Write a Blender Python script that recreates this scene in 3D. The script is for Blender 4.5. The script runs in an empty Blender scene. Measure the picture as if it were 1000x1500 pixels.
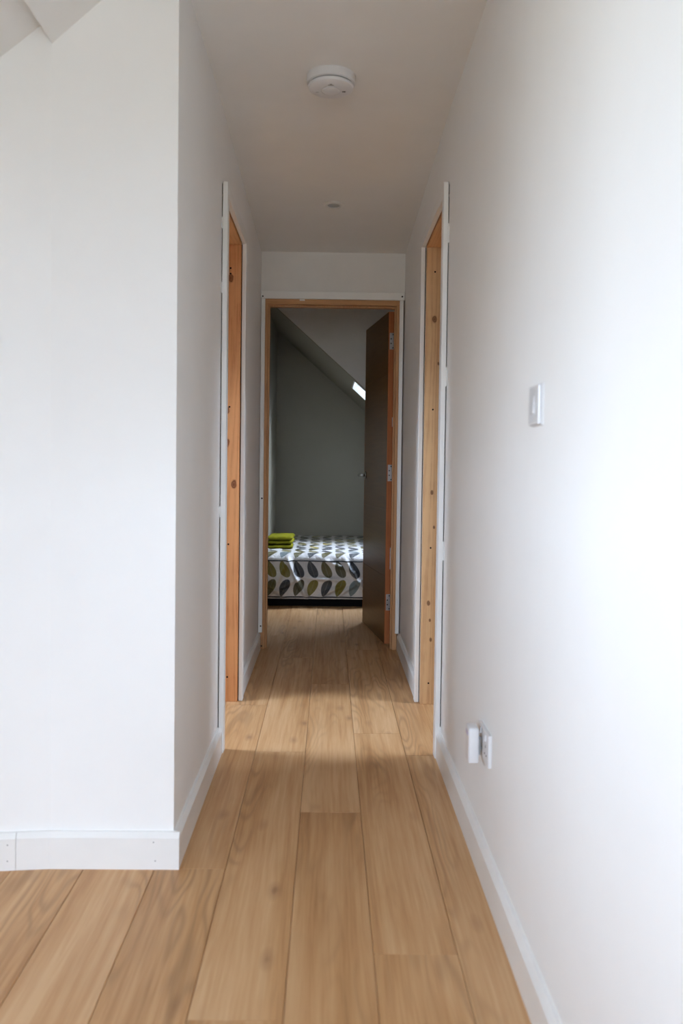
import bpy, bmesh, math, random
from mathutils import Vector, Matrix, noise

random.seed(7)
D = bpy.data
SC = bpy.context.scene
COL = SC.collection

# ------------------------------------------------------------------ camera, sky, exposure
CAM_Z = 1.107
FPX, PX, PY = 1230.0, 500.0, 719.0          # focal length and principal point, in pixels of 1000x1500
ROLL = math.radians(0.74)
_y = Vector((482.0 - PX, PY - 679.0, FPX)).normalized()          # corridor axis seen by the lens (x right, y up, z forward)
_x0 = Vector((math.cos(ROLL), -math.sin(ROLL), 0))
_x = (_x0 - _y * _x0.dot(_y)).normalized()
_z = _y.cross(_x) * 1.0
if _z.y < 0:
    _z = -_z
R = Matrix(((_x.x, _x.y, -_x.z), (_y.x, _y.y, -_y.z), (_z.x, _z.y, -_z.z)))
cam_d = D.cameras.new('camera')
cam_d.sensor_fit = 'HORIZONTAL'
cam_d.sensor_width = 24.0
cam_d.lens = FPX / 1000.0 * 24.0
cam_d.shift_x = 0.0
cam_d.shift_y = (PY - 750.0) / 1000.0
cam_d.clip_start = 0.02
cam_d.dof.use_dof = True
cam_d.dof.focus_distance = 4.3
cam_d.dof.aperture_fstop = 3.2
cam = D.objects.new('camera', cam_d)
COL.objects.link(cam)
cam.matrix_world = Matrix.Translation((0, 0, CAM_Z)) @ R.to_4x4()
SC.camera = cam

SC.view_settings.view_transform = 'Standard'
SC.view_settings.look = 'None'
SC.view_settings.gamma = 1.0
SC.view_settings.use_curve_mapping = False
SC.view_settings.exposure = 0.0

SKY = 41.5
world = D.worlds.new('overcast_sky')
SC.world = world
world.use_nodes = True
wn, wl = world.node_tree.nodes, world.node_tree.links
wn.clear()
w_out = wn.new('ShaderNodeOutputWorld')
w_bg = wn.new('ShaderNodeBackground')
w_tc = wn.new('ShaderNodeTexCoord')
w_sep = wn.new('ShaderNodeSeparateXYZ')
w_rmp = wn.new('ShaderNodeValToRGB')
w_map = wn.new('ShaderNodeMapRange')
wl.new(w_tc.outputs['Generated'], w_sep.inputs[0])
w_map.inputs['From Min'].default_value = -1
w_map.inputs['From Max'].default_value = 1
wl.new(w_sep.outputs['Z'], w_map.inputs['Value'])
wl.new(w_map.outputs[0], w_rmp.inputs[0])
e = w_rmp.color_ramp.elements
e[0].position, e[0].color = 0.0, (0.22, 0.22, 0.20, 1)          # ground outside
e[1].position, e[1].color = 1.0, (1.35, 1.56, 2.00, 1)
a = e.new(0.495); a.color = (0.30, 0.31, 0.30, 1)
a = e.new(0.51); a.color = (0.685, 0.775, 0.95, 1)
wl.new(w_rmp.outputs[0], w_bg.inputs['Color'])
w_bg.inputs['Strength'].default_value = SKY
wl.new(w_bg.outputs[0], w_out.inputs['Surface'])

SC.cycles.max_bounces = 14
SC.cycles.diffuse_bounces = 10
SC.cycles.transparent_max_bounces = 12
SC.cycles.sample_clamp_indirect = 6.0
SC.cycles.caustics_reflective = False
SC.cycles.caustics_refractive = False
SC.cycles.use_denoising = True


def portal(center, normal, up, w, h_):
    """lets Cycles aim its sky samples at a window opening; gives off no light of its own"""
    l = D.lights.new('window_portal', 'AREA')
    l.shape = 'RECTANGLE'
    l.size, l.size_y = w, h_
    l.cycles.is_portal = True
    o = D.objects.new('window_portal', l)
    COL.objects.link(o)
    n = Vector(normal).normalized()
    u = (Vector(up) - n * Vector(up).dot(n)).normalized()
    x = u.cross(-n)
    m = Matrix((x, u, -n)).transposed().to_4x4()
    m.translation = center
    o.matrix_world = m


# ------------------------------------------------------------------ materials
class NT:
    def __init__(self, name):
        self.m = D.materials.new(name)
        self.m.use_nodes = True
        self.n, self.l = self.m.node_tree.nodes, self.m.node_tree.links
        self.b = self.n['Principled BSDF']

    def put(self, v, sock):
        if hasattr(v, 'is_output') or hasattr(v, 'links'):
            self.l.new(v, sock)
        else:
            sock.default_value = v

    def math(self, op, a, b=0.0, c=0.0, clamp=False):
        n = self.n.new('ShaderNodeMath'); n.operation = op; n.use_clamp = clamp
        for v, s in zip((a, b, c), n.inputs): self.put(v, s)
        return n.outputs[0]

    def vmath(self, op, a, b=(0, 0, 0)):
        n = self.n.new('ShaderNodeVectorMath'); n.operation = op
        self.put(a, n.inputs[0]); self.put(b, n.inputs[1])
        return n.outputs[0]

    def obj(self):
        return self.n.new('ShaderNodeTexCoord').outputs['Object']

    def uv(self):
        return self.n.new('ShaderNodeTexCoord').outputs['UV']

    def sep(self, v):
        n = self.n.new('ShaderNodeSeparateXYZ'); self.put(v, n.inputs[0]); return n.outputs

    def comb(self, x, y, z):
        n = self.n.new('ShaderNodeCombineXYZ')
        for v, s in zip((x, y, z), n.inputs): self.put(v, s)
        return n.outputs[0]

    def noise(self, vec, scale=5.0, detail=4.0, rough=0.5, dist=0.0):
        n = self.n.new('ShaderNodeTexNoise')
        self.l.new(vec, n.inputs['Vector'])
        n.inputs['Scale'].default_value = scale
        n.inputs['Detail'].default_value = detail
        n.inputs['Roughness'].default_value = rough
        n.inputs['Distortion'].default_value = dist
        return n.outputs[0]

    def ramp(self, fac, stops, mode='LINEAR'):
        n = self.n.new('ShaderNodeValToRGB'); n.color_ramp.interpolation = mode
        self.put(fac, n.inputs[0])
        el = n.color_ramp.elements
        while len(el) > 1: el.remove(el[-1])
        for i, (p, c) in enumerate(stops):
            q = el[0] if i == 0 else el.new(p)
            q.position = p
            q.color = (c[0], c[1], c[2], 1) if hasattr(c, '__len__') else (c, c, c, 1)
        return n.outputs[0]

    def mix(self, fac, a, b, mode='MIX'):
        n = self.n.new('ShaderNodeMix'); n.data_type = 'RGBA'; n.blend_type = mode
        self.put(fac, n.inputs[0])
        for v, s in ((a, n.inputs[6]), (b, n.inputs[7])):
            if isinstance(v, tuple): s.default_value = (v[0], v[1], v[2], 1)
            else: self.l.new(v, s)
        return n.outputs[2]

    def rand(self):
        return self.n.new('ShaderNodeObjectInfo').outputs['Random']

    def bump(self, height, strength=0.2, dist=0.002):
        n = self.n.new('ShaderNodeBump')
        n.inputs['Strength'].default_value = strength
        n.inputs['Distance'].default_value = dist
        self.l.new(height, n.inputs['Height'])
        self.l.new(n.outputs[0], self.b.inputs['Normal'])

    def done(self, color, rough=0.5, metal=0.0, spec=0.5):
        s = self.b.inputs['Base Color']
        if isinstance(color, tuple): s.default_value = (*color, 1)
        else: self.l.new(color, s)
        self.put(rough, self.b.inputs['Roughness'])
        self.b.inputs['Metallic'].default_value = metal
        self.b.inputs['Specular IOR Level'].default_value = spec
        return self.m


def mat_plaster(name, col, stain=0.03):
    t = NT(name); o = t.obj()
    big = t.noise(o, 1.7, 4, 0.55)
    fine = t.noise(o, 9.0, 5, 0.6)
    v = t.math('ADD', t.math('MULTIPLY', big, 0.6), t.math('MULTIPLY', fine, 0.4))
    c = t.ramp(v, [(0.3, tuple(x * (1 - stain) for x in col)), (0.7, col)])
    roll = t.noise(o, 260.0, 3, 0.6)
    t.bump(t.math('ADD', t.math('MULTIPLY', roll, 0.35), t.math('MULTIPLY', t.noise(o, 6.0, 3, 0.5), 2.5)), 0.12, 0.004)
    return t.done(c, 0.82, 0, 0.25)


def mat_trim():
    t = NT('trim_paint'); o = t.obj()
    s = t.sep(o)
    brush = t.noise(t.comb(t.math('MULTIPLY', s[0], 40), t.math('MULTIPLY', s[1], 40), t.math('MULTIPLY', s[2], 40)), 1.0, 3, 0.6)
    c = t.ramp(t.noise(o, 5.0, 4, 0.6), [(0.3, (0.77, 0.765, 0.75)), (0.7, (0.81, 0.805, 0.79))])
    t.bump(brush, 0.06, 0.002)
    return t.done(c, 0.42, 0, 0.4)


def mat_pine(name, axis, base, dark, knots=(), across=0):
    """sawn softwood; grain runs along axis; knots are (u, v, size) with u across and v along the board, in metres"""
    t = NT(name); o = t.obj(); s = t.sep(o)
    al = s[axis]
    oth = [i for i in (0, 1, 2) if i != axis]
    p = t.comb(t.math('MULTIPLY', s[oth[0]], 1.0), t.math('MULTIPLY', s[oth[1]], 1.0), t.math('MULTIPLY', al, 0.045))
    warp = t.noise(p, 9.0, 3, 0.5)
    rings = t.math('SINE', t.math('ADD', t.math('MULTIPLY', t.math('ADD', s[oth[0]], s[oth[1]]), 260.0), t.math('MULTIPLY', warp, 60.0)))
    rings = t.math('MULTIPLY_ADD', rings, 0.5, 0.5)
    fib = t.noise(p, 220.0, 4, 0.65)
    blot = t.noise(o, 5.0, 4, 0.6)
    v = t.math('ADD', t.math('ADD', t.math('MULTIPLY', rings, 0.15), t.math('MULTIPLY', fib, 0.45)), t.math('MULTIPLY', blot, 0.50))
    c = t.ramp(v, [(0.28, tuple(x * 1.10 for x in base)), (0.55, base), (0.82, dark)])
    for (u, vv, r) in knots:
        du = t.math('SUBTRACT', s[across], u)
        dv = t.math('MULTIPLY', t.math('SUBTRACT', al, vv), 0.62)
        d = t.math('SQRT', t.math('ADD', t.math('MULTIPLY', du, du), t.math('MULTIPLY', dv, dv)))
        d = t.math('ADD', d, t.math('MULTIPLY', t.math('SUBTRACT', t.noise(o, 60.0, 2), 0.5), r * 0.5))
        k = t.ramp(t.math('DIVIDE', d, r), [(0.0, 1.0), (0.42, 0.75), (0.62, 1.0), (0.75, 0.35), (1.0, 0.0)])
        c = t.mix(k, c, (dark[0] * 0.34, dark[1] * 0.26, dark[2] * 0.22))
    t.bump(fib, 0.15, 0.001)
    return t.done(c, 0.6, 0, 0.3)


def mat_plank():
    t = NT('oak_laminate'); o = t.obj(); r = t.rand()
    s = t.sep(o)
    off = t.math('MULTIPLY', r, 91.7)
    off2 = t.math('MULTIPLY', t.math('FRACT', t.math('MULTIPLY', r, 37.3)), 53.0)
    X, Y = s[0], s[1]
    # slow wander of the grain
    pw = t.comb(t.math('MULTIPLY', X, 3.2), t.math('MULTIPLY_ADD', Y, 0.75, off), off2)
    wander = t.noise(pw, 1.0, 3, 0.5)
    # cathedral figure: contour lines of a smooth stretched field
    pf = t.comb(t.math('MULTIPLY', X, 7.0), t.math('MULTIPLY_ADD', Y, 1.05, off2), off)
    field = t.noise(pf, 1.0, 2, 0.45)
    lines = t.math('SINE', t.math('ADD', t.math('MULTIPLY', field, 95.0), t.math('MULTIPLY', wander, 12.0)))
    lines = t.math('POWER', t.math('MULTIPLY_ADD', lines, 0.5, 0.5), 2.2)
    where = t.ramp(t.noise(t.comb(t.math('MULTIPLY', X, 5.0), t.math('MULTIPLY_ADD', Y, 0.9, off), 3.1), 1.0, 2, 0.5), [(0.47, 0.0), (0.62, 1.0)])
    # long fibres and pores
    pfib = t.comb(t.math('MULTIPLY', t.math('ADD', X, t.math('MULTIPLY', wander, 0.03)), 95.0), t.math('MULTIPLY_ADD', Y, 2.6, off), off2)
    fib = t.noise(pfib, 1.0, 5, 0.65)
    pst = t.comb(t.math('MULTIPLY', t.math('ADD', X, t.math('MULTIPLY', wander, 0.08)), 16.0), t.math('MULTIPLY_ADD', Y, 0.8, off2), off)
    streak = t.noise(pst, 1.0, 4, 0.55)
    v = t.math('ADD', t.math('MULTIPLY', streak, 0.50), t.math('MULTIPLY', fib, 0.34))
    v = t.math('ADD', v, t.math('MULTIPLY', wander, 0.20))
    c = t.ramp(v, [(0.38, (0.350, 0.170, 0.064)), (0.50, (0.490, 0.275, 0.124)), (0.64, (0.590, 0.370, 0.195))])
    c = t.mix(t.math('MULTIPLY', t.math('MULTIPLY', lines, where), 0.58), c, (0.30, 0.165, 0.072))
    # plank to plank tone
    tone = t.ramp(t.math('FRACT', t.math('MULTIPLY', r, 13.7)), [(0.0, (0.93, 0.90, 0.86)), (0.5, (1.0, 0.985, 0.96)), (1.0, (1.06, 1.08, 1.10))])
    c = t.mix(1.0, c, tone, 'MULTIPLY')
    # knots: sparse cells
    vo = t.n.new('ShaderNodeTexVoronoi'); vo.feature = 'F1'; vo.voronoi_dimensions = '3D'
    pk = t.comb(t.math('MULTIPLY', X, 5.2), t.math('MULTIPLY_ADD', Y, 2.1, off), off2)
    pk = t.vmath('ADD', pk, t.vmath('SCALE', pk))
    t.l.new(pk, vo.inputs['Vector']); vo.inputs['Scale'].default_value = 1.0
    vo.inputs['Randomness'].default_value = 0.9
    wob = t.math('MULTIPLY', t.math('SUBTRACT', t.noise(t.vmath('MULTIPLY', o, (40, 18, 1)), 1.0, 2), 0.5), 0.10)
    kd = t.math('ADD', vo.outputs['Distance'], wob)
    pick = t.math('GREATER_THAN', t.sep(vo.outputs['Color'])[0], 0.45)
    k = t.math('MULTIPLY', t.ramp(kd, [(0.0, 1.0), (0.06, 0.8), (0.10, 0.45), (0.24, 0.0)]), pick)
    c = t.mix(t.math('MULTIPLY', k, 0.75), c, (0.22, 0.105, 0.045))
    t.bump(t.math('ADD', fib, t.math('MULTIPLY', lines, 0.3)), 0.08, 0.0008)
    ro = t.ramp(fib, [(0.3, 0.5), (0.7, 0.40)])
    return t.done(c, ro, 0, 0.42)


def mat_oak_door():
    t = NT('stained_oak_veneer'); o = t.obj(); s = t.sep(o)
    p = t.comb(t.math('MULTIPLY', s[0], 1.0), t.math('MULTIPLY', s[1], 3.0), t.math('MULTIPLY', s[2], 60.0))
    fib = t.noise(p, 1.0, 5, 0.6)
    broad = t.noise(t.comb(s[0], t.math('MULTIPLY', s[1], 1.5), t.math('MULTIPLY', s[2], 9.0)), 1.0, 3, 0.5)
    v = t.math('ADD', t.math('MULTIPLY', fib, 0.55), t.math('MULTIPLY', broad, 0.45))
    c = t.ramp(v, [(0.3, (0.11, 0.047, 0.010)), (0.6, (0.165, 0.078, 0.018)), (0.8, (0.21, 0.105, 0.028))])
    t.bump(fib, 0.05, 0.0006)
    return t.done(c, 0.36, 0, 0.12)


def simple(name, col, rough=0.5, metal=0.0, spec=0.5, var=0.06, scale=30.0):
    t = NT(name); o = t.obj()
    n = t.noise(o, scale, 3, 0.5)
    c = t.ramp(n, [(0.3, tuple(x * (1 - var) for x in col)), (0.7, tuple(min(1, x * (1 + var)) for x in col))])
    return t.done(c, rough, metal, spec)


def mat_leaf_fabric():
    """white cotton printed with rows of loose leaf shapes; uv is in metres on the cloth"""
    t = NT('leaf_print_fabric'); uv = t.uv(); s = t.sep(uv)
    CW, RH = 0.1075, 0.147
    u = t.math('DIVIDE', s[0], CW); v = t.math('DIVIDE', s[1], RH)
    cu, cv = t.math('FLOOR', u), t.math('FLOOR', v)
    fu = t.math('SUBTRACT', t.math('SUBTRACT', u, cu), 0.5)
    fv = t.math('SUBTRACT', v, cv)
    odd = t.math('MODULO', t.math('ABSOLUTE', cv), 2.0)                # rows lean to and fro
    tt = t.math('ADD', t.math('MULTIPLY', t.math('SUBTRACT', 1.0, odd), fv), t.math('MULTIPLY', odd, t.math('SUBTRACT', 1.0, fv)))
    tt = t.math('DIVIDE', t.math('SUBTRACT', tt, 0.05), 0.90, clamp=False)
    lean = t.math('MULTIPLY', t.math('SUBTRACT', tt, 0.50), 0.42)
    du = t.math('ADD', fu, t.math('MULTIPLY', lean, -1.0))
    tc = t.math('MINIMUM', t.math('MAXIMUM', tt, 0.0001), 0.9999)
    wid = t.math('MULTIPLY', t.math('MULTIPLY', t.math('POWER', tc, 0.80), t.math('POWER', t.math('SUBTRACT', 1.0, tc), 0.48)), 0.86)
    edge = t.math('SUBTRACT', wid, t.math('ABSOLUTE', du))
    inside = t.ramp(edge, [(0.0, 0.0), (0.025, 1.0)])
    wn_ = t.n.new('ShaderNodeTexWhiteNoise'); wn_.noise_dimensions = '2D'
    t.l.new(t.comb(t.math('ADD', cu, 17.0), t.math('ADD', cv, 5.0), 0.0), wn_.inputs['Vector'])
    pal = t.ramp(wn_.outputs['Value'], [(0.0, (0.030, 0.032, 0.040)), (0.28, (0.18, 0.145, 0.012)), (0.44, (0.115, 0.115, 0.11)),
                                       (0.56, (0.060, 0.055, 0.022)), (0.70, (0.45, 0.34, 0.02)), (0.80, (0.17, 0.21, 0.215)), (0.88, (0.10, 0.08, 0.014))], 'CONSTANT')
    vein = t.math('SINE', t.math('ADD', t.math('MULTIPLY', t.math('SUBTRACT', tt, t.math('MULTIPLY', t.math('ABSOLUTE', du), 0.9)), 60.0), t.math('MULTIPLY', t.noise(uv, 60.0, 2), 8.0)))
    vein = t.math('MULTIPLY', t.math('GREATER_THAN', vein, 0.6), 0.16)
    mid = t.math('LESS_THAN', t.math('ABSOLUTE', du), 0.022)
    pal = t.mix(t.math('MAXIMUM', vein, t.math('MULTIPLY', mid, 0.35)), pal, (0.30, 0.29, 0.24))
    c = t.mix(inside, (0.70, 0.67, 0.65), pal)
    weave = t.noise(uv, 420.0, 2, 0.5)
    t.bump(t.math('ADD', t.math('MULTIPLY', weave, 0.3), t.math('MULTIPLY', t.noise(uv, 30.0, 3, 0.6, 1.2), 2.6)), 0.8, 0.006)
    return t.done(c, 0.36, 0, 0.6)


def mat_towel():
    t = NT('lime_terry'); o = t.obj()
    n = t.noise(o, 330.0, 2, 0.7); b = t.noise(o, 14.0, 3, 0.5)
    v = t.math('ADD', t.math('MULTIPLY', n, 0.6), t.math('MULTIPLY', b, 0.4))
    c = t.ramp(v, [(0.3, (0.125, 0.120, 0.006)), (0.7, (0.30, 0.275, 0.018))])
    t.bump(n, 0.9, 0.004)
    return t.done(c, 0.95, 0, 0.1)


def mat_glass():
    t = NT('window_glass')
    t.n.remove(t.b)
    tr = t.n.new('ShaderNodeBsdfTransparent'); tr.inputs[0].default_value = (0.95, 0.97, 0.96, 1)
    gl = t.n.new('ShaderNodeBsdfGlossy'); gl.inputs['Roughness'].default_value = 0.02
    fr = t.n.new('ShaderNodeFresnel'); fr.inputs[0].default_value = 1.45
    mx = t.n.new('ShaderNodeMixShader')
    t.l.new(fr.outputs[0], mx.inputs[0]); t.l.new(tr.outputs[0], mx.inputs[1]); t.l.new(gl.outputs[0], mx.inputs[2])
    t.l.new(mx.outputs[0], t.n['Material Output'].inputs['Surface'])
    return t.m


M = dict(
    wall=mat_plaster('wall_paint', (0.86, 0.86, 0.855)),
    ceil=mat_plaster('ceiling_paint', (0.82, 0.815, 0.80), 0.05),
    mist=mat_plaster('thin_coat_paint', (0.80, 0.785, 0.765), 0.10),
    sage=mat_plaster('bedroom_grey_paint', (0.31, 0.285, 0.23), 0.05),
    trim=mat_trim(),
    plank=mat_plank(),
    sub=simple('underlay', (0.10, 0.075, 0.05), 0.9),
    oak=mat_oak_door(),
    lip=mat_pine('door_edge_lipping', 2, (0.40, 0.130, 0.040), (0.27, 0.075, 0.022)),
    steel=simple('brushed_steel', (0.62, 0.61, 0.60), 0.35, 1.0),
    bronze=simple('dark_nickel', (0.22, 0.20, 0.18), 0.16, 1.0),
    black=simple('black_fabric_base', (0.006, 0.006, 0.007), 0.9, 0, 0.1),
    hole=simple('dark_screw_recess', (0.012, 0.010, 0.008), 0.9, 0, 0.05),
    plastic=simple('white_plastic', (0.70, 0.70, 0.715), 0.3, 0, 0.5, 0.02),
    plastic2=simple('off_white_plastic', (0.72, 0.71, 0.69), 0.38, 0, 0.5, 0.03),
    grey=simple('grey_vent', (0.30, 0.30, 0.30), 0.6),
    gap_shade=simple('painted_gap_shade', (0.045, 0.032, 0.022), 0.9),  # near-black colour standing in for the shade behind the architraves
    led=simple('dark_led_window', (0.03, 0.03, 0.03), 0.3),
    lamp=simple('frosted_lamp_face', (0.40, 0.39, 0.37), 0.3),
    tint=simple('lilac_indicator', (0.42, 0.40, 0.62), 0.3),
    leaf=mat_leaf_fabric(),
    pipe=simple('black_piping', (0.015, 0.015, 0.017), 0.7),
    towel=mat_towel(),
    glass=mat_glass(),
    frame=simple('window_frame_white', (0.80, 0.80, 0.79), 0.4),
)


# ------------------------------------------------------------------ mesh helpers
def bx(bm, x0, x1, y0, y1, z0, z1):
    r = bmesh.ops.create_cube(bm, size=1.0)
    for v in r['verts']:
        v.co = Vector(((x0 + x1) / 2 + v.co.x * (x1 - x0), (y0 + y1) / 2 + v.co.y * (y1 - y0), (z0 + z1) / 2 + v.co.z * (z1 - z0)))
    return r['verts']


def cyl(bm, c, axis, r, d, n=20, r2=None):
    m = Vector((0, 0, 1)).rotation_difference(Vector(axis).normalized()).to_matrix().to_4x4()
    m.translation = c
    return bmesh.ops.create_cone(bm, cap_ends=True, segments=n, radius1=r, radius2=r if r2 is None else r2, depth=d, matrix=m)['verts']


def lathe(bm, prof, n=48):
    rings = []
    for (r, z) in prof:
        if r < 1e-6:
            rings.append([bm.verts.new((0, 0, z))])
        else:
            rings.append([bm.verts.new((r * math.cos(2 * math.pi * k / n), r * math.sin(2 * math.pi * k / n), z)) for k in range(n)])
    for a_, b_ in zip(rings, rings[1:]):
        for k in range(n):
            q = (k + 1) % n
            if len(a_) == 1 and len(b_) > 1: bm.faces.new((a_[0], b_[k], b_[q]))
            elif len(b_) == 1 and len(a_) > 1: bm.faces.new((a_[k], a_[q], b_[0]))
            elif len(a_) > 1: bm.faces.new((a_[k], a_[q], b_[q], b_[k]))


def tube(bm, pts, r, n=10):
    pts = [Vector(p) for p in pts]
    rings = []
    for i, p in enumerate(pts):
        d = (pts[min(i + 1, len(pts) - 1)] - pts[max(i - 1, 0)]).normalized()
        q = Vector((0, 0, 1)).rotation_difference(d)
        rings.append([bm.verts.new(p + q @ Vector((r * math.cos(2 * math.pi * k / n), r * math.sin(2 * math.pi * k / n), 0))) for k in range(n)])
    for a_, b_ in zip(rings, rings[1:]):
        for k in range(n):
            bm.faces.new((a_[k], a_[(k + 1) % n], b_[(k + 1) % n], b_[k]))
    bm.faces.new(rings[0][::-1]); bm.faces.new(rings[-1])


def build(name, bm, mat, parent=None, bevel=0.0, seg=2, smooth=False, kind=None, loc=None):
    bm.normal_update()
    if bevel:
        bmesh.ops.bevel(bm, geom=[e_ for e_ in bm.edges if e_.calc_face_angle(0) > 0.5], offset=bevel, segments=seg, affect='EDGES', profile=0.5)
    bmesh.ops.recalc_face_normals(bm, faces=bm.faces)
    me = D.meshes.new(name)
    bm.to_mesh(me); bm.free()
    me.materials.append(M[mat])
    if smooth:
        for p in me.polygons: p.use_smooth = True
        try:
            me.set_sharp_from_angle(angle=math.radians(38))
        except Exception:
            pass
    o = D.objects.new(name, me)
    COL.objects.link(o)
    if loc: o.location = loc
    if parent: o.parent = parent
    if kind: o['kind'] = kind
    return o


def boxes(name, mat, lst, parent=None, bevel=0.0, kind=None, seg=2):
    bm = bmesh.new()
    for b_ in lst: bx(bm, *b_)
    return build(name, bm, mat, parent, bevel, seg, kind=kind)


def empty(name, loc=(0, 0, 0)):
    o = D.objects.new(name, None); COL.objects.link(o); o.location = loc; o.empty_display_size = 0.1
    return o


def thing(name, label, cat, loc=(0, 0, 0), group=None):
    o = empty(name, loc); return tag(o, label, cat, group)


def tag(o, label, cat, group=None):
    o['label'] = label; o['category'] = cat
    if group: o['group'] = group
    return o


# ------------------------------------------------------------------ layout (metres; camera stands at x = y = 0, the corridor runs along +y)
XL, XR = -0.412, 0.433            # corridor walls
YF = 2.268                        # wall facing the camera on the left
YD, YD2 = 4.97, 5.09              # wall with the far door
YB, YE = -2.7, 8.152              # back of the near room, end of the bedroom
CZ = 2.43                         # ceiling
T = 0.118                         # partition thickness
DY = 1.20                         # the dormer ends here
XN = -4.00                        # left wall of the near room, in the dormer
XK = -2.45                        # knee wall
BX0, BX1 = -0.515, 1.62           # bedroom
RX1 = 2.45                        # right-hand room
L0, L1 = 3.185, 3.885             # left opening between the linings' backs, y
R0, R1 = 3.155, 3.872             # right opening
OZ = 2.125                        # top of those openings
bend = math.radians(6.0)          # the left end of the facing wall is turned a little towards the camera


def zL(x): return 2.335 + 0.88 * (x + 0.68)          # left roof slope, underside
def zB(x): return 2.448 - 0.891 * (x + 0.596)        # bedroom roof slope, underside
def zR(x): return 2.43 - 0.88 * (x - 0.72)           # right roof slope, underside


# ---- floor: dark underlay slab, every plank a part
floor = boxes('floor', 'sub', [(XN - .1, RX1 + .1, YB - .1, YE + .1, -0.08, -0.0095)], kind='structure')
PW, PL = 0.1914, 1.553
GX = -0.2690
joints = {-1: 2.256, 0: 1.635, 1: 2.632, 2: 1.862, 3: 3.158, -2: 3.02, -3: 2.93, -4: 2.75}
mesh_cache = {}


def plank_mesh(w, l):
    k = (round(w, 4), round(l, 4))
    if k in mesh_cache: return mesh_cache[k]
    bm = bmesh.new()
    t, d, g = 0.0022, 0.0018, 0.0004
    a_ = [(-w / 2 + g, -l / 2 + g), (w / 2 - g, -l / 2 + g), (w / 2 - g, l / 2 - g), (-w / 2 + g, l / 2 - g)]
    tb, te = t, 0.0009
    i_ = [(-w / 2 + tb, -l / 2 + te), (w / 2 - tb, -l / 2 + te), (w / 2 - tb, l / 2 - te), (-w / 2 + tb, l / 2 - te)]
    lo = [bm.verts.new((x, y, -0.009)) for x, y in a_]
    md = [bm.verts.new((x, y, -d)) for x, y in a_]
    hi = [bm.verts.new((x, y, 0)) for x, y in i_]
    bm.faces.new(hi); bm.faces.new(lo[::-1])
    for s_, u_ in ((lo, md), (md, hi)):
        for k_ in range(4): bm.faces.new((s_[k_], s_[(k_ + 1) % 4], u_[(k_ + 1) % 4], u_[k_]))
    me = D.meshes.new('plank'); bm.to_mesh(me); bm.free(); me.materials.append(M['plank'])
    mesh_cache[k] = me
    return me


def lay(x0, x1, y0, y1):
    c0 = math.floor((x0 - GX) / PW); c1 = math.ceil((x1 - GX) / PW)
    for c in range(c0, c1):
        a_, b_ = max(x0, GX + c * PW), min(x1, GX + (c + 1) * PW)
        if b_ - a_ < 0.02: continue
        j = joints.get(c, 1.0 + (c * 0.617 % 1) * PL)
        y = j - PL * math.ceil((j - y0) / PL)
        while y < y1:
            p, q = max(y, y0), min(y + PL, y1)
            if q - p > 0.02:
                o = D.objects.new('plank', plank_mesh(b_ - a_, q - p)); COL.objects.link(o)
                o.location = ((a_ + b_) / 2, (p + q) / 2, 0); o.parent = floor
            y += PL


CA, CB = GX - PW, GX + 4 * PW                         # board edges that fall inside the corridor walls
lay(-2.4, CA, -0.9, YF + 0.05)                        # near room in front of the facing wall
lay(CA, CB, -0.9, YE)                                 # straight through the corridor into the bedroom
lay(XK + .3, CA, 2.6, YD - .1)                 # left room
lay(CB, RX1 - .3, 2.6, YD - .1)                # right room
lay(BX0, CA, YD + 0.06, YE)
lay(CB, BX1, YD + 0.06, YE)                          # bedroom

# ---- walls
boxes('wall_left', 'wall', [
    (XL - T, XL, YF, L0, 0, 2.75), (XL - T, XL, L1, YD + .001, 0, 2.75), (XL - T, XL, L0, L1, OZ, 2.75)], kind='structure')
boxes('wall_right', 'wall', [
    (XR, XR + T, YB, R0, 0, 2.75), (XR, XR + T, R1, YD + .001, 0, 2.75), (XR, XR + T, R0, R1, OZ, 2.75)], kind='structure')
bm = bmesh.new()
XV = -0.747
bx(bm, XV, XL - T, YF, YF + T, 0, 2.75)
# the turned part
ln = 1.9
vs = bx(bm, -ln, 0, 0, T, 0, 2.75)
bmesh.ops.transform(bm, matrix=Matrix.Translation((XV, YF, 0)) @ Matrix.Rotation(bend, 4, 'Z'), verts=vs)
build('wall_front', bm, 'wall', kind='structure')
JL, JR, JH = -0.370, 0.386, 2.040           # far door: inner faces of the lining
boxes('wall_far', 'wall', [
    (XK, JL - .045, YD, YD2, 0, 2.75), (JR + .047, RX1, YD, YD2, 0, 2.75)], kind='structure')
boxes('wall_far_overdoor', 'mist', [(JL - .046, JR + .048, YD, YD2, JH + .034, 2.75)], kind='structure')
# gable window behind the camera
GW = (-0.95, 0.30, 0.95, 2.15)
boxes('wall_back', 'wall', [(XN - .1, GW[0], YB - .1, YB, 0, 2.75), (GW[1], XR + .1, YB - .1, YB, 0, 2.75),
                            (GW[0], GW[1], YB - .1, YB, 0, GW[2]), (GW[0], GW[1], YB - .1, YB, GW[3], 2.75)], kind='structure')
gw = empty('window_6', ((GW[0] + GW[1]) / 2, YB - .05, GW[2])); gw['kind'] = 'structure'
gi = Matrix.Translation(-gw.location)
gm = (GW[0] + GW[1]) / 2
for q in ((GW[0], GW[0] + .05, GW[2], GW[3]), (GW[1] - .05, GW[1], GW[2], GW[3]), (gm - .03, gm + .03, GW[2], GW[3]), (GW[0], GW[1], GW[2], GW[2] + .05), (GW[0], GW[1], GW[3] - .05, GW[3])):
    o = boxes('window_frame', 'frame', [(q[0], q[1], YB - .085, YB - .03, q[2], q[3])], gw); o.matrix_parent_inverse = gi
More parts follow.
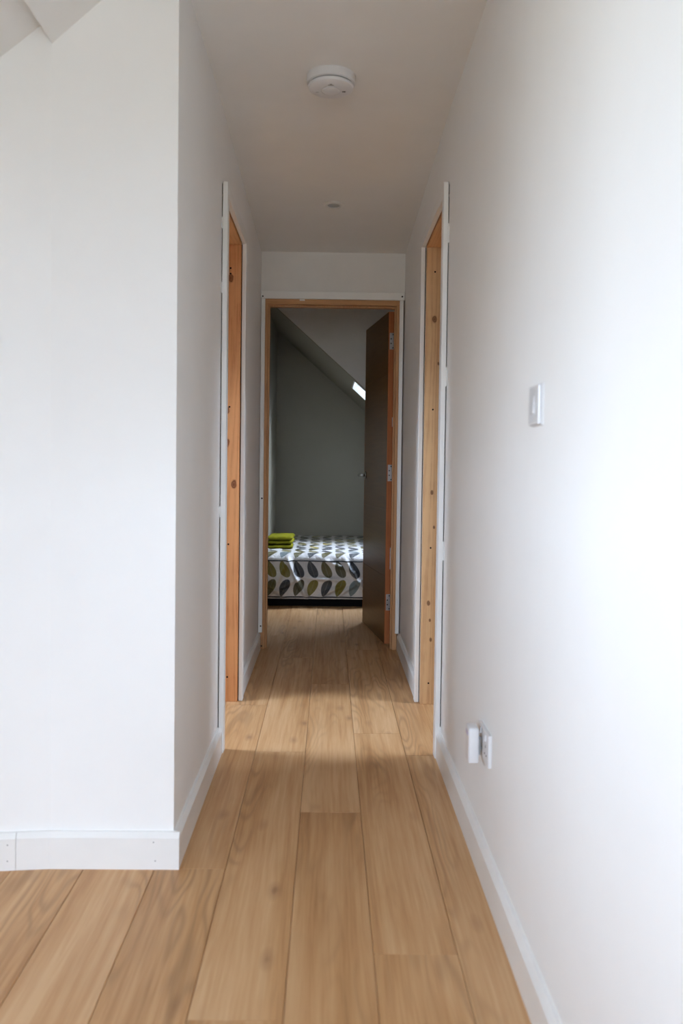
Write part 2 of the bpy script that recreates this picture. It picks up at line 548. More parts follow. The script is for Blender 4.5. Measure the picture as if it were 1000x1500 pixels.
for x0_, x1_ in ((GW[0] + .05, gm - .03), (gm + .03, GW[1] - .05)):
    o = boxes('pane', 'glass', [(x0_, x1_, YB - .06, YB - .054, GW[2] + .05, GW[3] - .05)], gw); o.matrix_parent_inverse = gi
portal(Vector((gm, YB - .095, (GW[2] + GW[3]) / 2)), (0, 1, 0), (0, 0, 1), GW[1] - GW[0], GW[3] - GW[2])
boxes('wall_knee_left', 'wall', [(XK - .1, XK, DY - .02, YD + .1, 0, 1.29)], kind='structure')
boxes('wall_knee_right', 'wall', [(RX1, RX1 + .1, 2.3, YD + .1, 0, 1.4)], kind='structure')
boxes('wall_side_room', 'wall', [(XR + T - .001, RX1, 2.35, 2.45, 0, 2.75)], kind='structure')
boxes('wall_bedroom_left', 'sage', [(BX0 - .1, BX0, YD2 - .001, YE + .1, 0, 2.75)], kind='structure')
boxes('wall_bedroom_end', 'sage', [(BX0, BX1 + .1, YE, YE + .1, 0, 2.75)], kind='structure')
boxes('wall_bedroom_right', 'sage', [(BX1, BX1 + .1, YD2 - .001, 6.55, 0, 2.75), (BX1, BX1 + .1, 6.549, YE + .1, 0, 0.9)], kind='structure')

# ---- ceiling: level over the near room, dropping a little towards the far door
bm = bmesh.new()
xa, xb = -0.60, 0.76
CZ2 = 2.342
sec = [(YB - .1, CZ), (3.15, CZ), (YD + .06, CZ2), (YD + .06, 2.7), (YB - .1, 2.7)]
lo = [bm.verts.new((xa, y, z)) for y, z in sec]; hi = [bm.verts.new((xb, y, z)) for y, z in sec]
bm.faces.new(lo); bm.faces.new(hi[::-1])
for k in range(5): bm.faces.new((lo[k], hi[k], hi[(k + 1) % 5], lo[(k + 1) % 5]))
build('ceiling', bm, 'ceil', kind='structure')


def slope(name, x_hi, z_hi, x_lo, z_lo, y0, y1, holes, thick=0.24, mat='ceil', n0=1, lined=False):
    """a roof slope with rectangular window openings; holes = (s0, s1, ya, yb), s measured down the slope from the top"""
    L = math.hypot(x_hi - x_lo, z_hi - z_lo)
    d = Vector((x_lo - x_hi, 0, z_lo - z_hi)) / L
    n = Vector((-d.z, 0, d.x))
    if n.z < 0: n = -n
    side = Vector((0, 1, 0))
    mat4 = Matrix((d, side, n)).transposed().to_4x4(); mat4.translation = (x_hi, 0, z_hi)
    bm = bmesh.new()
    cuts = sorted(holes, key=lambda h_: h_[2])
    y = y0
    for (s0, s1, a_, b_) in cuts:
        bx(bm, 0, L, y, a_, 0, thick)
        bx(bm, 0, s0, a_ - .0005, b_ + .0005, 0, thick); bx(bm, s1, L, a_ - .0005, b_ + .0005, 0, thick)
        y = b_
    bx(bm, 0, L, y, y1, 0, thick)
    bmesh.ops.transform(bm, matrix=mat4, verts=bm.verts[:])
    o = build(name, bm, mat, kind='structure')
    for i, (s0, s1, a_, b_) in enumerate(cuts):
        w = empty('window_%d' % (n0 + i), mat4 @ Vector(((s0 + s1) / 2, (a_ + b_) / 2, thick))); w['kind'] = 'structure'
        inv = Matrix.Translation(-w.location) @ mat4
        f = 0.045
        for q in ((s0, s0 + f, a_, b_), (s1 - f, s1, a_, b_), (s0 + f, s1 - f, a_, a_ + f), (s0 + f, s1 - f, b_ - f, b_)):
            bm = bmesh.new(); bx(bm, *q, thick - .07, thick + .03)
            bmesh.ops.transform(bm, matrix=inv, verts=bm.verts[:]); build('window_frame', bm, 'frame', w)
        bm = bmesh.new(); bx(bm, s0 + f, s1 - f, a_ + f, b_ - f, thick - .02, thick - .014)
        bmesh.ops.transform(bm, matrix=inv, verts=bm.verts[:]); build('pane', bm, 'glass', w)
        if lined:
            g_ = 0.012
            for q in ((s0, s0 + g_, a_, b_), (s1 - g_, s1, a_, b_), (s0 + g_, s1 - g_, a_, a_ + g_), (s0 + g_, s1 - g_, b_ - g_, b_)):
                bm = bmesh.new(); bx(bm, *q, 0.001, thick - .07)
                bmesh.ops.transform(bm, matrix=inv, verts=bm.verts[:]); build('reveal_lining', bm, 'frame', w)
        portal(mat4 @ Vector(((s0 + s1) / 2, (a_ + b_) / 2, thick + .035)), -n, d, (b_ - a_), (s1 - s0))
    return o


slope('ceiling_slope_left', -0.56, zL(-0.56), XK - .1, zL(XK - .1), DY, YD + .05,
      [(1.00, 1.60, 3.10, 3.72)], n0=1)
# dormer on the left of the near room: level ceiling, cheek wall and a wide window
boxes('ceiling_dormer', 'ceil', [(XN - .1, -0.60, YB - .1, DY, CZ, 2.7)], kind='structure')
bm = bmesh.new()
vs = [bm.verts.new((x, y, z)) for y in (DY - .02, DY + .08) for x, z in ((-0.59, zL(-0.59) + .02), (-0.59, 2.7), (XK - .1, 2.7), (XK - .1, zL(XK - .1) + .02))]
bmesh.ops.convex_hull(bm, input=vs)
build('wall_dormer_cheek', bm, 'wall', kind='structure')
WY0, WY1, WZ0, WZ1 = -0.80, 1.09, 0.95, 2.15
boxes('wall_dormer', 'wall', [(XN - .1, XN, YB - .1, WY0, 0, 2.7), (XN - .1, XN, WY1, DY + .08, 0, 2.7), (XN - .1, XN, WY0, WY1, WZ1, 2.7), (XN - .1, XN, WY0, WY1, 0, WZ0), (XN, XK - .1, DY - .02, DY + .08, 0, 2.7)], kind='structure')
dw = empty('window_7', (XN - .05, (WY0 + WY1) / 2, WZ0)); dw['kind'] = 'structure'
di = Matrix.Translation(-dw.location)
cuts_ = [WY0, WY0 + (WY1 - WY0) / 3, WY1 - (WY1 - WY0) / 3, WY1]
for k in range(3):
    a_, b_ = cuts_[k], cuts_[k + 1]
    for q in ((a_, a_ + .045, WZ0, WZ1), (b_ - .045, b_, WZ0, WZ1), (a_ + .045, b_ - .045, WZ0, WZ0 + .05), (a_ + .045, b_ - .045, WZ1 - .05, WZ1)):
        o = boxes('window_frame', 'frame', [(XN - .085, XN - .03, *q)], dw); o.matrix_parent_inverse = di
    o = boxes('pane', 'glass', [(XN - .06, XN - .054, a_ + .045, b_ - .045, WZ0 + .05, WZ1 - .05)], dw); o.matrix_parent_inverse = di
portal(Vector((XN - .095, (WY0 + WY1) / 2, (WZ0 + WZ1) / 2)), (1, 0, 0), (0, 0, 1), WY1 - WY0, WZ1 - WZ0)
slope('ceiling_slope_right', 0.72, zR(0.72), RX1 + .1, zR(RX1 + .1), 2.3, YD + .05, [(1.00, 1.52, 3.12, 3.70)], n0=4)
SK = (1.075, 1.85, 6.565, 7.18)
xh = -0.62
slope('ceiling_slope_bedroom', xh, zB(xh), BX1 + .1, zB(BX1 + .1), 6.461, YE + .1, [SK], n0=5, thick=0.45, mat='sage', lined=True)
# the bed stands under the slope; in front of it a bulkhead closes the slope off from the level ceiling by the door
bm = bmesh.new()
vs = [bm.verts.new((x, y, z)) for y in (6.46, 6.552) for x, z in ((BX0, zB(BX0) + .006), (BX0, 2.6), (BX1, zB(BX1) + .006), (BX1, 2.6))]
bmesh.ops.convex_hull(bm, input=vs)
build('wall_bedroom_bulkhead', bm, 'mist', kind='structure')
boxes('ceiling_bedroom', 'ceil', [(BX0 - .1, BX1 + .1, YD2 - .05, 6.50, 2.46, 2.56)], kind='structure')
# boxed-in soffit above the corner of the facing wall
bm = bmesh.new()
vs = [bm.verts.new((x, y, z)) for y in (DY + .02, YF + .02) for x, z in ((-0.745, 2.208), (-0.745, 2.30), (-0.482, 2.44), (-0.482, 2.55))]
bmesh.ops.convex_hull(bm, input=vs)
build('ceiling_soffit', bm, 'ceil', kind='structure')


boxes('wall_light_blocker', 'wall', [(-2.05, -1.95, -1.70, 1.15, 0, 1.02)], kind='structure')  # unseen half wall, added to cut window light low on the right wall

# ---- baseboards (a chamfered section swept along a straight run)
def skirting(name, p0, p1, into, h_=0.100, t=0.018, parent=None):
    """p0, p1 on the wall line at floor level; into points away from the wall"""
    bm = bmesh.new()
    prof = [(0, 0), (t, 0), (t, h_ - 0.014), (t - 0.003, h_ - 0.010), (t * 0.45, h_ - 0.001), (0.0, h_)]
    i_ = Vector((*into, 0))
    ends = []
    for p in (p0, p1):
        ends.append([bm.verts.new(Vector((*p, 0)) + i_ * u + Vector((0, 0, z))) for u, z in prof])
    m = len(prof)
    for k in range(m): bm.faces.new((ends[0][k], ends[0][(k + 1) % m], ends[1][(k + 1) % m], ends[1][k]))
    bm.faces.new(ends[0][::-1]); bm.faces.new(ends[1])
    return build(name, bm, 'trim', parent, kind=None if parent else 'structure')


AW = 0.050                                              # architrave width
LA0, LA1 = 3.165, 3.920                                 # outer edges of the left architraves
RA0, RA1 = 3.125, 3.925
bl = empty('baseboard_left', (0, 0, 0)); bl['kind'] = 'structure'
br = empty('baseboard_right', (0, 0, 0)); br['kind'] = 'structure'
bf = empty('baseboard_front', (0, 0, 0)); bf['kind'] = 'structure'
skirting('board', (XL, YF - .0), (XL, LA0), (1, 0), parent=bl)
skirting('board', (XL, LA1), (XL, YD - .019), (1, 0), parent=bl)
skirting('board', (XR, -1.2), (XR, RA0), (-1, 0), parent=br)
skirting('board', (XR, RA1), (XR, YD - .001), (-1, 0), parent=br)
XJ = -0.832
fb = skirting('board', (XV - .001, YF), (XL + .018, YF), (0, -1), parent=bf)
dv = Vector((-math.cos(bend), -math.sin(bend)))
nv = (math.sin(bend), -math.cos(bend))
pj = Vector((XV, YF)) + dv * ((XV - XJ) / math.cos(bend))
skirting('board', tuple(pj), (XV + .0008, YF), nv, parent=bf)
pe = Vector((XV, YF)) + dv * 1.2
skirting('board', tuple(pe), tuple(pj + dv * 0.0012), nv, parent=bf)


def dots(name, pts, axis, r, parent, mat='hole', d=0.0016):
    for p in pts:
        bm = bmesh.new(); cyl(bm, p, axis, r, d, 10)
        build(name, bm, mat, parent)


dots('nail_head', [(-0.463, YF - .018, 0.075), (-0.458, YF - .018, 0.024)], (0, 1, 0), 0.0020, bf, 'grey', 0.001)
for zz in (0.070, 0.026):
    q = pj + dv * 0.022 + Vector(nv) * 0.018
    dots('nail_head', [(q.x, q.y, zz)], (nv[0], nv[1], 0), 0.0020, bf, 'grey', 0.001)

# ---- softwood door linings and painted architraves
KL = [(u + .010, v, r_) for u, v, r_ in [(-0.468, 1.945, .016), (-0.480, 1.345, .014), (-0.480, 1.196, .016), (-0.446, 1.006, .016), (-0.497, 0.731, .014), (-0.504, 0.289, .013)]]
KR = [(u - .027, v, r_ * .62) for u, v, r_ in [(0.498, 1.77, .022), (0.520, 1.57, .010), (0.500, 0.98, .014), (0.512, 0.82, .010), (0.492, 0.47, .016), (0.500, 0.39, .010), (0.505, 0.30, .012)]]
M['pineL'] = mat_pine('lining_pine_orange', 2, (0.67, 0.315, 0.130), (0.47, 0.175, 0.062), KL, 0)
M['pineR'] = mat_pine('lining_pine_pale', 2, (0.60, 0.375, 0.19), (0.42, 0.225, 0.10), KR, 0)
M['pineH'] = mat_pine('lining_pine_head', 1, (0.62, 0.35, 0.17), (0.44, 0.21, 0.09))
M['pineD'] = mat_pine('lining_pine_far', 2, (0.50, 0.27, 0.125), (0.36, 0.165, 0.07))
M['pineDH'] = mat_pine('lining_pine_far_head', 0, (0.50, 0.27, 0.125), (0.34, 0.15, 0.06), [(0.0, -0.137, .010), (0.0, 0.105, .010)], 2)
TH = 0.026


def side_door(n, xw, sgn, y0, y1, a0, a1, mat):
    """n: door number; xw: corridor face of the wall; sgn: -1 for the left wall (room towards -x)"""
    d = empty('door_%d' % n, (xw, (y0 + y1) / 2, 0)); d['kind'] = 'structure'
    inv = Matrix.Translation(-d.location)
    lim = lambda u0, u1: (min(xw + sgn * u0, xw + sgn * u1), max(xw + sgn * u0, xw + sgn * u1))

    def part(name, m_, lst, bev=0.0012):
        bm = bmesh.new()
        for b_ in lst: bx(bm, *b_)
        o = build(name, bm, m_, None, bev, 1)
        o.parent = d; o.matrix_parent_inverse = inv
        return o
    xa, xb = lim(0.0, T + .006)
    jh = OZ - .003 - TH
    part('jamb', mat, [(xa, xb, y0 + .003, y0 + TH, 0, jh)])
    jf = part('jamb', mat, [(xa, xb, y1 - TH, y1 - .003, 0, jh)])
    part('lining_head', 'pineH', [(xa, xb, y0 + .003, y1 - .003, jh, jh + TH)])
    # architraves stand a few millimetres off the plaster, on dabs of filler
    fa, fb_ = lim(-0.004, -0.023)
    ah0 = jh + 0.006
    part('architrave', 'trim', [(fa, fb_, a0, a0 + AW, 0, ah0 + AW)], 0.002)
    part('architrave', 'trim', [(fa, fb_, a1 - AW, a1, 0, ah0 + AW)], 0.002)
    part('architrave_head', 'trim', [(fa, fb_, a0 + AW, a1 - AW, ah0, ah0 + AW)], 0.002)
    ga, gb = lim(0.0, -0.0045)
    zs = (0.05, 0.9, 1.74, 1.98) if n == 1 else (0.05, 0.75, 1.4, 1.93)
    fl = [(ga, gb, yy, yy + .012, z, z + (.04 if n == 1 else .07)) for z in zs for yy in (a0 + .001, a1 - .013)]
    part('filler', 'trim', fl, 0.0)
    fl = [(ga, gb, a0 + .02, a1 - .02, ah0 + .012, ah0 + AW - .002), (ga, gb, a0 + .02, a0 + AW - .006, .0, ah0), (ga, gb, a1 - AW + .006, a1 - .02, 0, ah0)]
    part('gap_shade_strip', 'gap_shade', fl, 0.0)  # dark strip paints the shade of the open gap behind the architrave
    # screw recesses on the far jamb
    us = (0.047,) if n == 1 else (0.038,)
    zsr = [(1.99, us[0]), (1.965, us[0]), (1.36, us[0]), (0.73, us[0]), (0.115, us[0])] if n == 1 else [(1.985, us[0]), (1.36, us[0]), (0.725, us[0]), (0.098, us[0])]
    for z, u in zsr:
        bm = bmesh.new(); cyl(bm, (xw + sgn * u, y1 - TH - .0003, z), (0, 1, 0), 0.0042, 0.0018, 10)
        o = build('screw_hole', bm, 'hole'); o.parent = d; o.matrix_parent_inverse = inv
    if n == 2:
        s0, s1 = lim(0.085, 0.118)
        part('door_stop', 'pineH', [(s0, s1, y1 - TH - .012, y1 - TH, 0, jh), (s0, s1, y0 + TH, y0 + TH + .012, 0, jh)])
        part('door_stop', 'pineH', [(s0, s1, y0 + TH, y1 - TH, jh - .012, jh)])
    return d


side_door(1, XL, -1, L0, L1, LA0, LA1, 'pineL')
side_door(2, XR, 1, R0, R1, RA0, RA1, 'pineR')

d3 = empty('door_3', (0, YD, 0)); d3['kind'] = 'structure'
i3 = Matrix.Translation(-d3.location)


def part3(name, m_, b_, bev=0.001):
    bm = bmesh.new(); bx(bm, *b_)
    o = build(name, bm, m_, None, bev, 1); o.parent = d3; o.matrix_parent_inverse = i3
    return o


part3('jamb', 'pineD', (JL - .027, JL, YD - .001, YD2 + .006, 0, JH))
part3('jamb', 'pineD', (JR, JR + .027, YD - .001, YD2 + .006, 0, JH))
part3('lining_head', 'pineDH', (JL - .027, JR + .027, YD - .001, YD2 + .006, JH, JH + .030))
part3('door_stop', 'pineD', (JL, JL + .010, YD + .03, YD + .062, 0, JH))
part3('door_stop', 'pineD', (JR - .010, JR, YD + .03, YD + .062, 0, JH))
part3('door_stop', 'pineD', (JL + .010, JR - .010, YD + .03, YD + .062, JH - .010, JH))
part3('architrave', 'trim', (XL + .003, JL - .016, YD - .019, YD - .001, 0.101, JH + .028), 0.002)
part3('architrave', 'trim', (JR + .017, XR - .008, YD - .019, YD - .001, 0.101, JH + .028), 0.002)
part3('architrave_head', 'trim', (XL + .002, XR - .004, YD - .019, YD - .001, JH + .029, JH + .073), 0.002)
for p in ((JL - .024, YD - .0195, 0.897), (JL - .024, YD - .0195, 0.140), (JL - .030, YD - .0195, JH + .040), (JR + .030, YD - .0195, JH + .05), (JL - .020, YD - .004, 0.018)):
    bm = bmesh.new(); cyl(bm, p, (0, 1, 0), 0.0048, 0.0018, 10)
    o = build('screw_hole', bm, 'hole'); o.parent = d3; o.matrix_parent_inverse = i3
part3('packer', 'plastic2', (JR - .009, JR, YD2 - .02, YD2 + .004, 1.335, 1.390), 0)
part3('packer', 'plastic2', (JR - .010, JR, YD2 - .02, YD2 + .004, 0.470, 0.600), 0)
part3('packer', 'plastic2', (-0.185, -0.155, YD - .0035, YD, JH + .020, JH + .029), 0)

# ------------------------------------------------------------------ the open oak door
DW, DT, DH = 0.730, 0.036, 2.026
door = thing('oak_door', 'brown oak veneer door with four horizontal grooves, standing open into the bedroom', 'door', (0.3515, 5.117, 0.006))
door.rotation_euler = (0, 0, math.radians(8.4))
# local: leaf runs along +y, visible face at x = 0 (facing -x), thickness to +x
grooves = [0.414, 0.824, 1.234, 1.642]
bm = bmesh.new()
gz, gd = 0.0028, 0.003
bx(bm, gd, DT - gd, 0.007, DW - .007, 0.0, DH)
zz = [0.0] + grooves + [DH]
for a_, b_ in zip(zz, zz[1:]):
    z0 = a_ + (gz if a_ else 0); z1 = b_ - (gz if b_ < DH else 0)
    bx(bm, 0.0, gd + .0002, 0.0065, DW - .0065, z0, z1); bx(bm, DT - gd - .0002, DT, 0.0065, DW - .0065, z0, z1)
build('leaf', bm, 'oak', door)
boxes('edge_lipping', 'lip', [(0.0, DT, 0.0, 0.0065, 0.0, DH)], door)
boxes('edge_lipping', 'lip', [(0.0, DT, DW - .0065, DW, 0.0, DH)], door)
for z in (0.255, 1.048, 1.848):
    bm = bmesh.new(); bx(bm, 0.006, DT + .001, -0.0022, 0.0, z - .050, z + .050)
    h_ = build('hinge', bm, 'steel', door, 0.0006, 1)
    bm = bmesh.new(); cyl(bm, (DT + .004, -0.004, z), (0, 0, 1), 0.0052, 0.100, 14)
    build('hinge_knuckle', bm, 'steel', h_)
    for k, zz_ in enumerate((-0.040, -0.014, 0.014, 0.040)):
        bm = bmesh.new(); cyl(bm, (0.026 if k in (0, 3) else 0.015, -0.0023, z + zz_), (0, 1, 0), 0.0040, 0.0012, 12)
        build('screw', bm, 'hole', h_)
# lever handles, one on each face
for sx, x0 in ((-1, 0.0), (1, DT)):
    bm = bmesh.new(); cyl(bm, (x0 + sx * .004, DW - .062, 1.024), (1, 0, 0), 0.026, 0.008, 32)
    hd = build('handle', bm, 'bronze', door, 0.0015, 2, True)
    bm = bmesh.new()
    pts = [(x0 + sx * .006, DW - .062, 1.024), (x0 + sx * .036, DW - .062, 1.024), (x0 + sx * .047, DW - .066, 1.024), (x0 + sx * .052, DW - .078, 1.024),
           (x0 + sx * .052, DW - .110, 1.025), (x0 + sx * .050, DW - .180, 1.026)]
    tube(bm, pts, 0.0088, 14)
    build('lever', bm, 'bronze', hd, 0, 2, True)

# ------------------------------------------------------------------ bed
BY = 6.472
bed = thing('bed', 'low double bed on a black fabric base, mattress hidden under the leaf print cover', 'bed', (0.22, (BY + YE) / 2, 0))
bX0, bX1, bY1 = -0.500, 0.93, YE - .012
il = Matrix.Translation(-bed.location)
o = boxes('base', 'black', [(bX0 + .008, bX1 - .008, BY + .014, bY1, 0.0, 0.075)], None, 0.004); o.parent = bed; o.matrix_parent_inverse = il
o = boxes('mattress', 'trim', [(bX0 + .02, bX1 - .02, BY + .03, bY1 - .01, 0.076, 0.372)], None, 0.03, seg=4); o.parent = bed; o.matrix_parent_inverse = il

# printed cover: front panel, rounded lip and top, one cloth with creases
cover = thing('bed_cover', 'white bed cover printed with grey, charcoal and mustard leaves, black piping', 'bedspread', (0.22, BY, 0.06))
prof = []                                    # (y, z, v) down from the back of the top to the hem
TOPZ = 0.405
for k in range(37):
    y = bY1 - .004 - (bY1 - .004 - (BY + .075)) * k / 36
    prof.append((y, TOPZ))
for k in range(1, 9):
    q = k / 8 * math.pi / 2
    prof.append((BY + .075 - .068 * math.sin(q), TOPZ - .048 * (1 - math.cos(q))))
for k in range(1, 61):
    z = 0.357 - (0.357 - 0.058) * k / 60
    prof.append((BY + .007 - .010 * math.sin(k / 60 * math.pi) - .004 * (k / 60), z))
acc = [0.0]
for a_, b_ in zip(prof, prof[1:]): acc.append(acc[-1] + math.hypot(a_[0] - b_[0], a_[1] - b_[1]))
hem = acc[-1]
NX = 240
creases = [(-0.27, .28, -2.4, .026), (-0.20, .15, -2.0, .022), (0.205, .25, -1.6, .022), (-0.02, .215, -0.06, .015), (-0.42, .14, -0.8, .015), (0.02, .12, 0.5, .014), (-0.36, .25, 2.4, .015), (0.10, .31, -0.4, .010), (-0.33, .16, 0.55, .012), (0.16, .14, 0.7, .012)]


def crease(x, z):
    d = 0.0
    for cx, cz_, sl, am in creases:
        l = ((z - cz_) - sl * (x - cx)) / math.hypot(1, sl)
        al = math.hypot(x - cx, z - cz_)
        d += am * 2.4 * math.exp(-(l / 0.015) ** 2) * math.exp(-(al / 0.13) ** 2)
    return d


bm = bmesh.new(); uvl = bm.loops.layers.uv.new('UVMap')
grid = []
for i, (y, z) in enumerate(prof):
    row = []
    for j in range(NX + 1):
        x = bX0 + (bX1 - bX0) * j / NX
        front = min(1.0, max(0.0, (0.40 - z) / 0.05))
        n1 = noise.noise(Vector((x * 5.0, z * 7.0 + y * 2.0, 3.3))) * .010 + noise.noise(Vector((x * 17.0, z * 15.0 + y * 9.0, 8.1))) * .006
        cr = crease(x, z)
        dy = -(cr + n1) * front
        dz = (n1 * 0.9 + .004 * noise.noise(Vector((x * 9, y * 11, 1.0)))) * (1 - front)
        if i >= len(prof) - 4: dy *= 0.5
        row.append((bm.verts.new((x - 0.22, y + dy - BY, z + dz - 0.06)), x, hem - acc[i]))
    grid.append(row)
for r0, r1 in zip(grid, grid[1:]):
    for j in range(NX):
        q = (r0[j], r0[j + 1], r1[j + 1], r1[j])
        f = bm.faces.new([k[0] for k in q])
        for lp, k in zip(f.loops, q): lp[uvl].uv = (k[1] + 0.4975, k[2] - 0.012)
bmesh.ops.recalc_face_normals(bm, faces=bm.faces)
cloth = build('cloth', bm, 'leaf', cover, 0, 2, True)
sd = cloth.modifiers.new('thickness', 'SOLIDIFY'); sd.thickness = 0.004; sd.offset = 0


def hemline(zv, name, off):
    bm = bmesh.new(); pts = []
    for j in range(NX + 1):
        x = bX0 + (bX1 - bX0) * j / NX
        n1 = noise.noise(Vector((x * 5.0, zv * 7.0 + BY * 2.0, 3.3))) * .010
        pts.append((x - .22, BY + off - (n1 + crease(x, zv)) * (0.9 if zv > .2 else .5) - BY, zv - .06 + .0022 * noise.noise(Vector((x * 7, zv, 0)))))
    tube(bm, pts, 0.0050, 6)
    build(name, bm, 'pipe', cover, 0, 2, True)


hemline(0.352, 'piping', 0.000)
hemline(0.072, 'piping', -0.004)


# ------------------------------------------------------------------ folded towels on the bed corner
def folded(layers, sx, sy, th, seed, name, label, loc, rz):
    """a towel folded over itself: flattened rolled layers joined at the near fold"""
    t = thing(name, label, 'towel', loc, 'towels folded on the bed corner')
    t.rotation_euler = (0, 0, rz)
    for li in range(layers):
        bm = bmesh.new()
        nu, nv_ = 26, 18
        z0 = li * th * 0.97
        rings = []
        for i in range(nu + 1):
            u = i / nu * 2 - 1
            ring = []
            ex = (1 - abs(u) ** 8) ** 0.35 if abs(u) < 1 else 0.0
            for j in range(nv_ * 2):
                an = math.pi * j / nv_
                cx_, cz_ = math.cos(an), math.sin(an)
                sq = lambda c, p: math.copysign(abs(c) ** p, c)
                px = sq(cx_, 0.28) * sy / 2 * (1 - 0.04 * (1 - ex))
                pz = sq(cz_, 0.62) * th / 2 * (0.30 + 0.70 * ex)
                q = Vector((u * sx / 2, px, z0 + th / 2 + pz))
                w = noise.noise(Vector((q.x * 11 + seed, q.y * 13, li * 3.7))) * .006 + noise.noise(Vector((q.x * 40 + seed, q.y * 42, q.z * 60))) * .0020
                q.z += w * (1 if cz_ > 0 else 0.25) + .004 * math.sin(q.x * 13 + li * 2 + seed) * (1 if cz_ > 0 else .2)
                q.y += noise.noise(Vector((q.x * 9, seed, li))) * .008
                ring.append(bm.verts.new(q))
            rings.append(ring)
        for a_, b_ in zip(rings, rings[1:]):
            for k in range(len(a_)): bm.faces.new((a_[k], a_[(k + 1) % len(a_)], b_[(k + 1) % len(a_)], b_[k]))
        bm.faces.new(rings[0][::-1]); bm.faces.new(rings[-1])
        build('fold', bm, 'towel', t, 0, 2, True)
    return t


folded(1, 0.222, 0.33, 0.027, 1.3, 'folded_towel', 'lime green towel folded flat, lowest of the pile on the bed corner', (-0.402, 6.98, TOPZ + .004), 0.03)
folded(2, 0.206, 0.32, 0.032, 5.1, 'folded_towel', 'lime green towel folded twice, topmost of the pile on the bed corner', (-0.392, 6.985, TOPZ + .041), -0.03)

# ------------------------------------------------------------------ ceiling fittings
al = thing('smoke_alarm', 'white round smoke alarm on the corridor ceiling, nearest the camera', 'smoke alarm', (-0.010, 2.915, CZ))
bm = bmesh.new(); lathe(bm, [(0, 0), (0.083, 0), (0.0835, -0.003), (0.0825, -0.026), (0.080, -0.0275), (0, -0.0275)]); build('base', bm, 'plastic', al, 0, 2, True)
bm = bmesh.new(); lathe(bm, [(0, -0.0265), (0.073, -0.0265), (0.073, -0.0325), (0, -0.0325)]); build('vent_slot', bm, 'grey', al, 0, 2, True)
bm = bmesh.new(); lathe(bm, [(0.0, -0.032), (0.076, -0.032), (0.078, -0.035), (0.0755, -0.042), (0.066, -0.0475), (0.040, -0.0495), (0.033, -0.0498), (0.0325, -0.0485), (0, -0.0485)]); cv_ = build('cover', bm, 'plastic', al, 0, 2, True)
bm = bmesh.new(); lathe(bm, [(0, -0.048), (0.030, -0.048), (0.030, -0.0505), (0.027, -0.0522), (0, -0.053)]); build('test_button', bm, 'plastic', al, 0, 2, True)
bm = bmesh.new()
for xx in (0.041, 0.047): cyl(bm, (xx, 0.004, -0.0492), (0, 0, 1), 0.0030, 0.003, 12)
build('indicator_light', bm, 'led', al)
bm = bmesh.new(); bx(bm, -0.004, 0.004, -0.052, -0.044, -0.0495, -0.0478); bx(bm, -0.010, 0.010, -0.045, -0.041, -0.0498, -0.0482); build('moulded_mark', bm, 'grey', al)
bm = bmesh.new(); bx(bm, -0.052, -0.040, 0.012, 0.015, -0.0492, -0.0475); build('moulded_mark', bm, 'grey', al)

zc = CZ + (4.180 - 3.15) / (YD + .06 - 3.15) * (CZ2 - CZ)
dl = thing('downlight', 'small white recessed downlight on the ceiling near the far door', 'downlight', (0.006, 4.180, zc))
dl.rotation_euler = (math.atan2(CZ2 - CZ, YD + .06 - 3.15), 0, 0)
bm = bmesh.new(); lathe(bm, [(0.030, 0.0), (0.049, 0.0), (0.049, -0.003), (0.044, -0.0065), (0.034, -0.008), (0.030, -0.006), (0.030, 0.0)]); build('bezel', bm, 'plastic2', dl, 0, 2, True)
bm = bmesh.new(); lathe(bm, [(0, -0.0005), (0.0305, -0.0005), (0.0305, -0.0045), (0.012, -0.0035), (0, -0.0035)]); build('lamp', bm, 'lamp', dl, 0, 2, True)

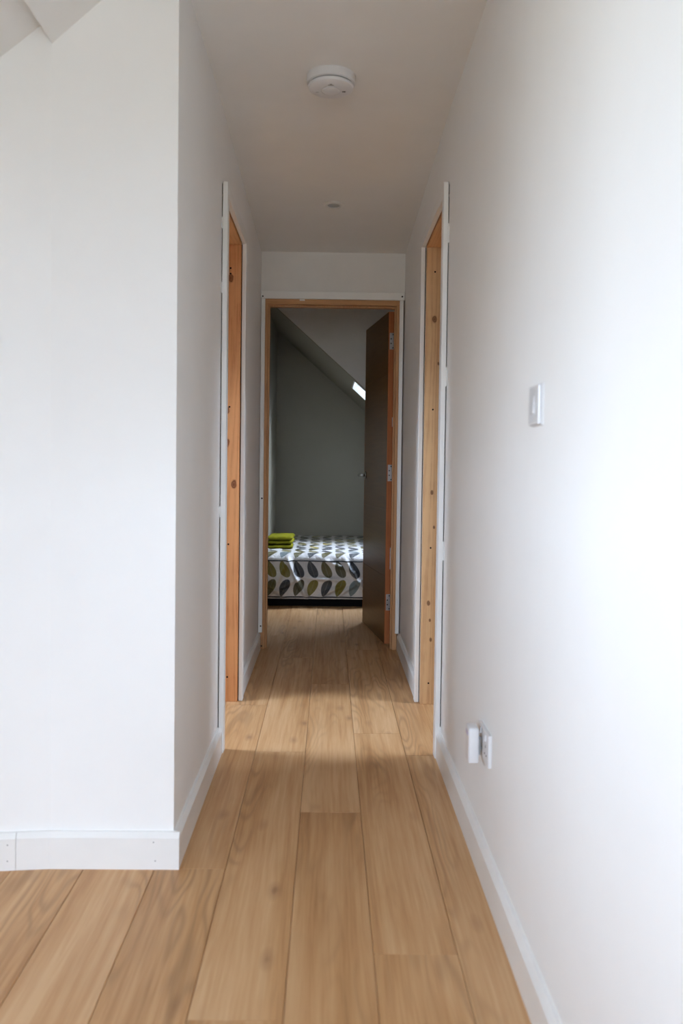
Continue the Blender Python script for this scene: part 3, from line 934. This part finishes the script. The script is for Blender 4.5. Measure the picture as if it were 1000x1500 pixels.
# ------------------------------------------------------------------ wall switch, socket and plug-in unit on the right wall
sw = thing('light_switch', 'white single light switch on the right wall', 'light switch', (XR, 1.740, 1.190))
boxes('back_plate', 'plastic', [(-0.0045, 0.0, -0.043, 0.043, 0.0, 0.086)], sw, 0.0018)
boxes('face_plate', 'plastic', [(-0.0115, -0.0045, -0.041, 0.041, 0.002, 0.084)], sw, 0.0035, seg=3)
bm = bmesh.new()
vs = [bm.verts.new(p) for p in ((-0.0112, -0.011, 0.024), (-0.0112, 0.011, 0.024), (-0.0112, -0.011, 0.062), (-0.0112, 0.011, 0.062), (-0.0155, -0.011, 0.026), (-0.0155, 0.011, 0.026), (-0.0130, -0.011, 0.061), (-0.0130, 0.011, 0.061))]
bmesh.ops.convex_hull(bm, input=vs); build('rocker', bm, 'plastic', sw, 0.0012, 2)

so = thing('wall_socket', 'white double wall socket low on the right wall', 'socket', (XR, 2.233, 0.316))
boxes('face_plate', 'plastic', [(-0.0095, 0.0, -0.073, 0.073, 0.0, 0.086)], so, 0.0025, seg=3)
for yy in (-0.036, 0.036):
    bm = bmesh.new()
    vs = [bm.verts.new((x, yy + y, z)) for (x, z) in ((-0.0090, 0.061), (-0.0090, 0.077), (-0.0135, 0.062), (-0.0112, 0.077)) for y in (-0.006, 0.006)]
    bmesh.ops.convex_hull(bm, input=vs); build('rocker', bm, 'plastic', so, 0.0006, 1)
for (yy, zz_, w, h2) in ((-0.036, 0.047, .002, .004), (-0.047, 0.025, .0032, .002), (-0.025, 0.025, .0032, .002), (0.036, 0.047, .002, .004)):
    boxes('pin_slot', 'hole', [(-0.0099, -0.0090, yy - w, yy + w, zz_ - h2, zz_ + h2)], so)

pa = thing('plug_in_unit', 'white rounded plug-in unit pushed into the far half of the wall socket', 'adapter', (XR - 0.0095, 2.262, 0.302))
bm = bmesh.new(); bx(bm, -0.0385, -0.0100, -0.027, 0.029, 0.0, 0.096); build('housing', bm, 'plastic', pa, 0.0055, 4, True)
bm = bmesh.new()
bx(bm, -0.0102, 0.006, -0.002, 0.002, 0.058, 0.066); bx(bm, -0.0102, 0.006, -0.012, -0.006, 0.036, 0.040); bx(bm, -0.0102, 0.006, 0.007, 0.013, 0.036, 0.040)
bx(bm, -0.0102, -0.0045, -0.017, 0.018, 0.022, 0.064)
build('plug_pins', bm, 'grey', pa)
bm = bmesh.new(); bx(bm, -0.0390, -0.0383, -0.016, 0.018, 0.072, 0.084); build('indicator_window', bm, 'tint', pa)
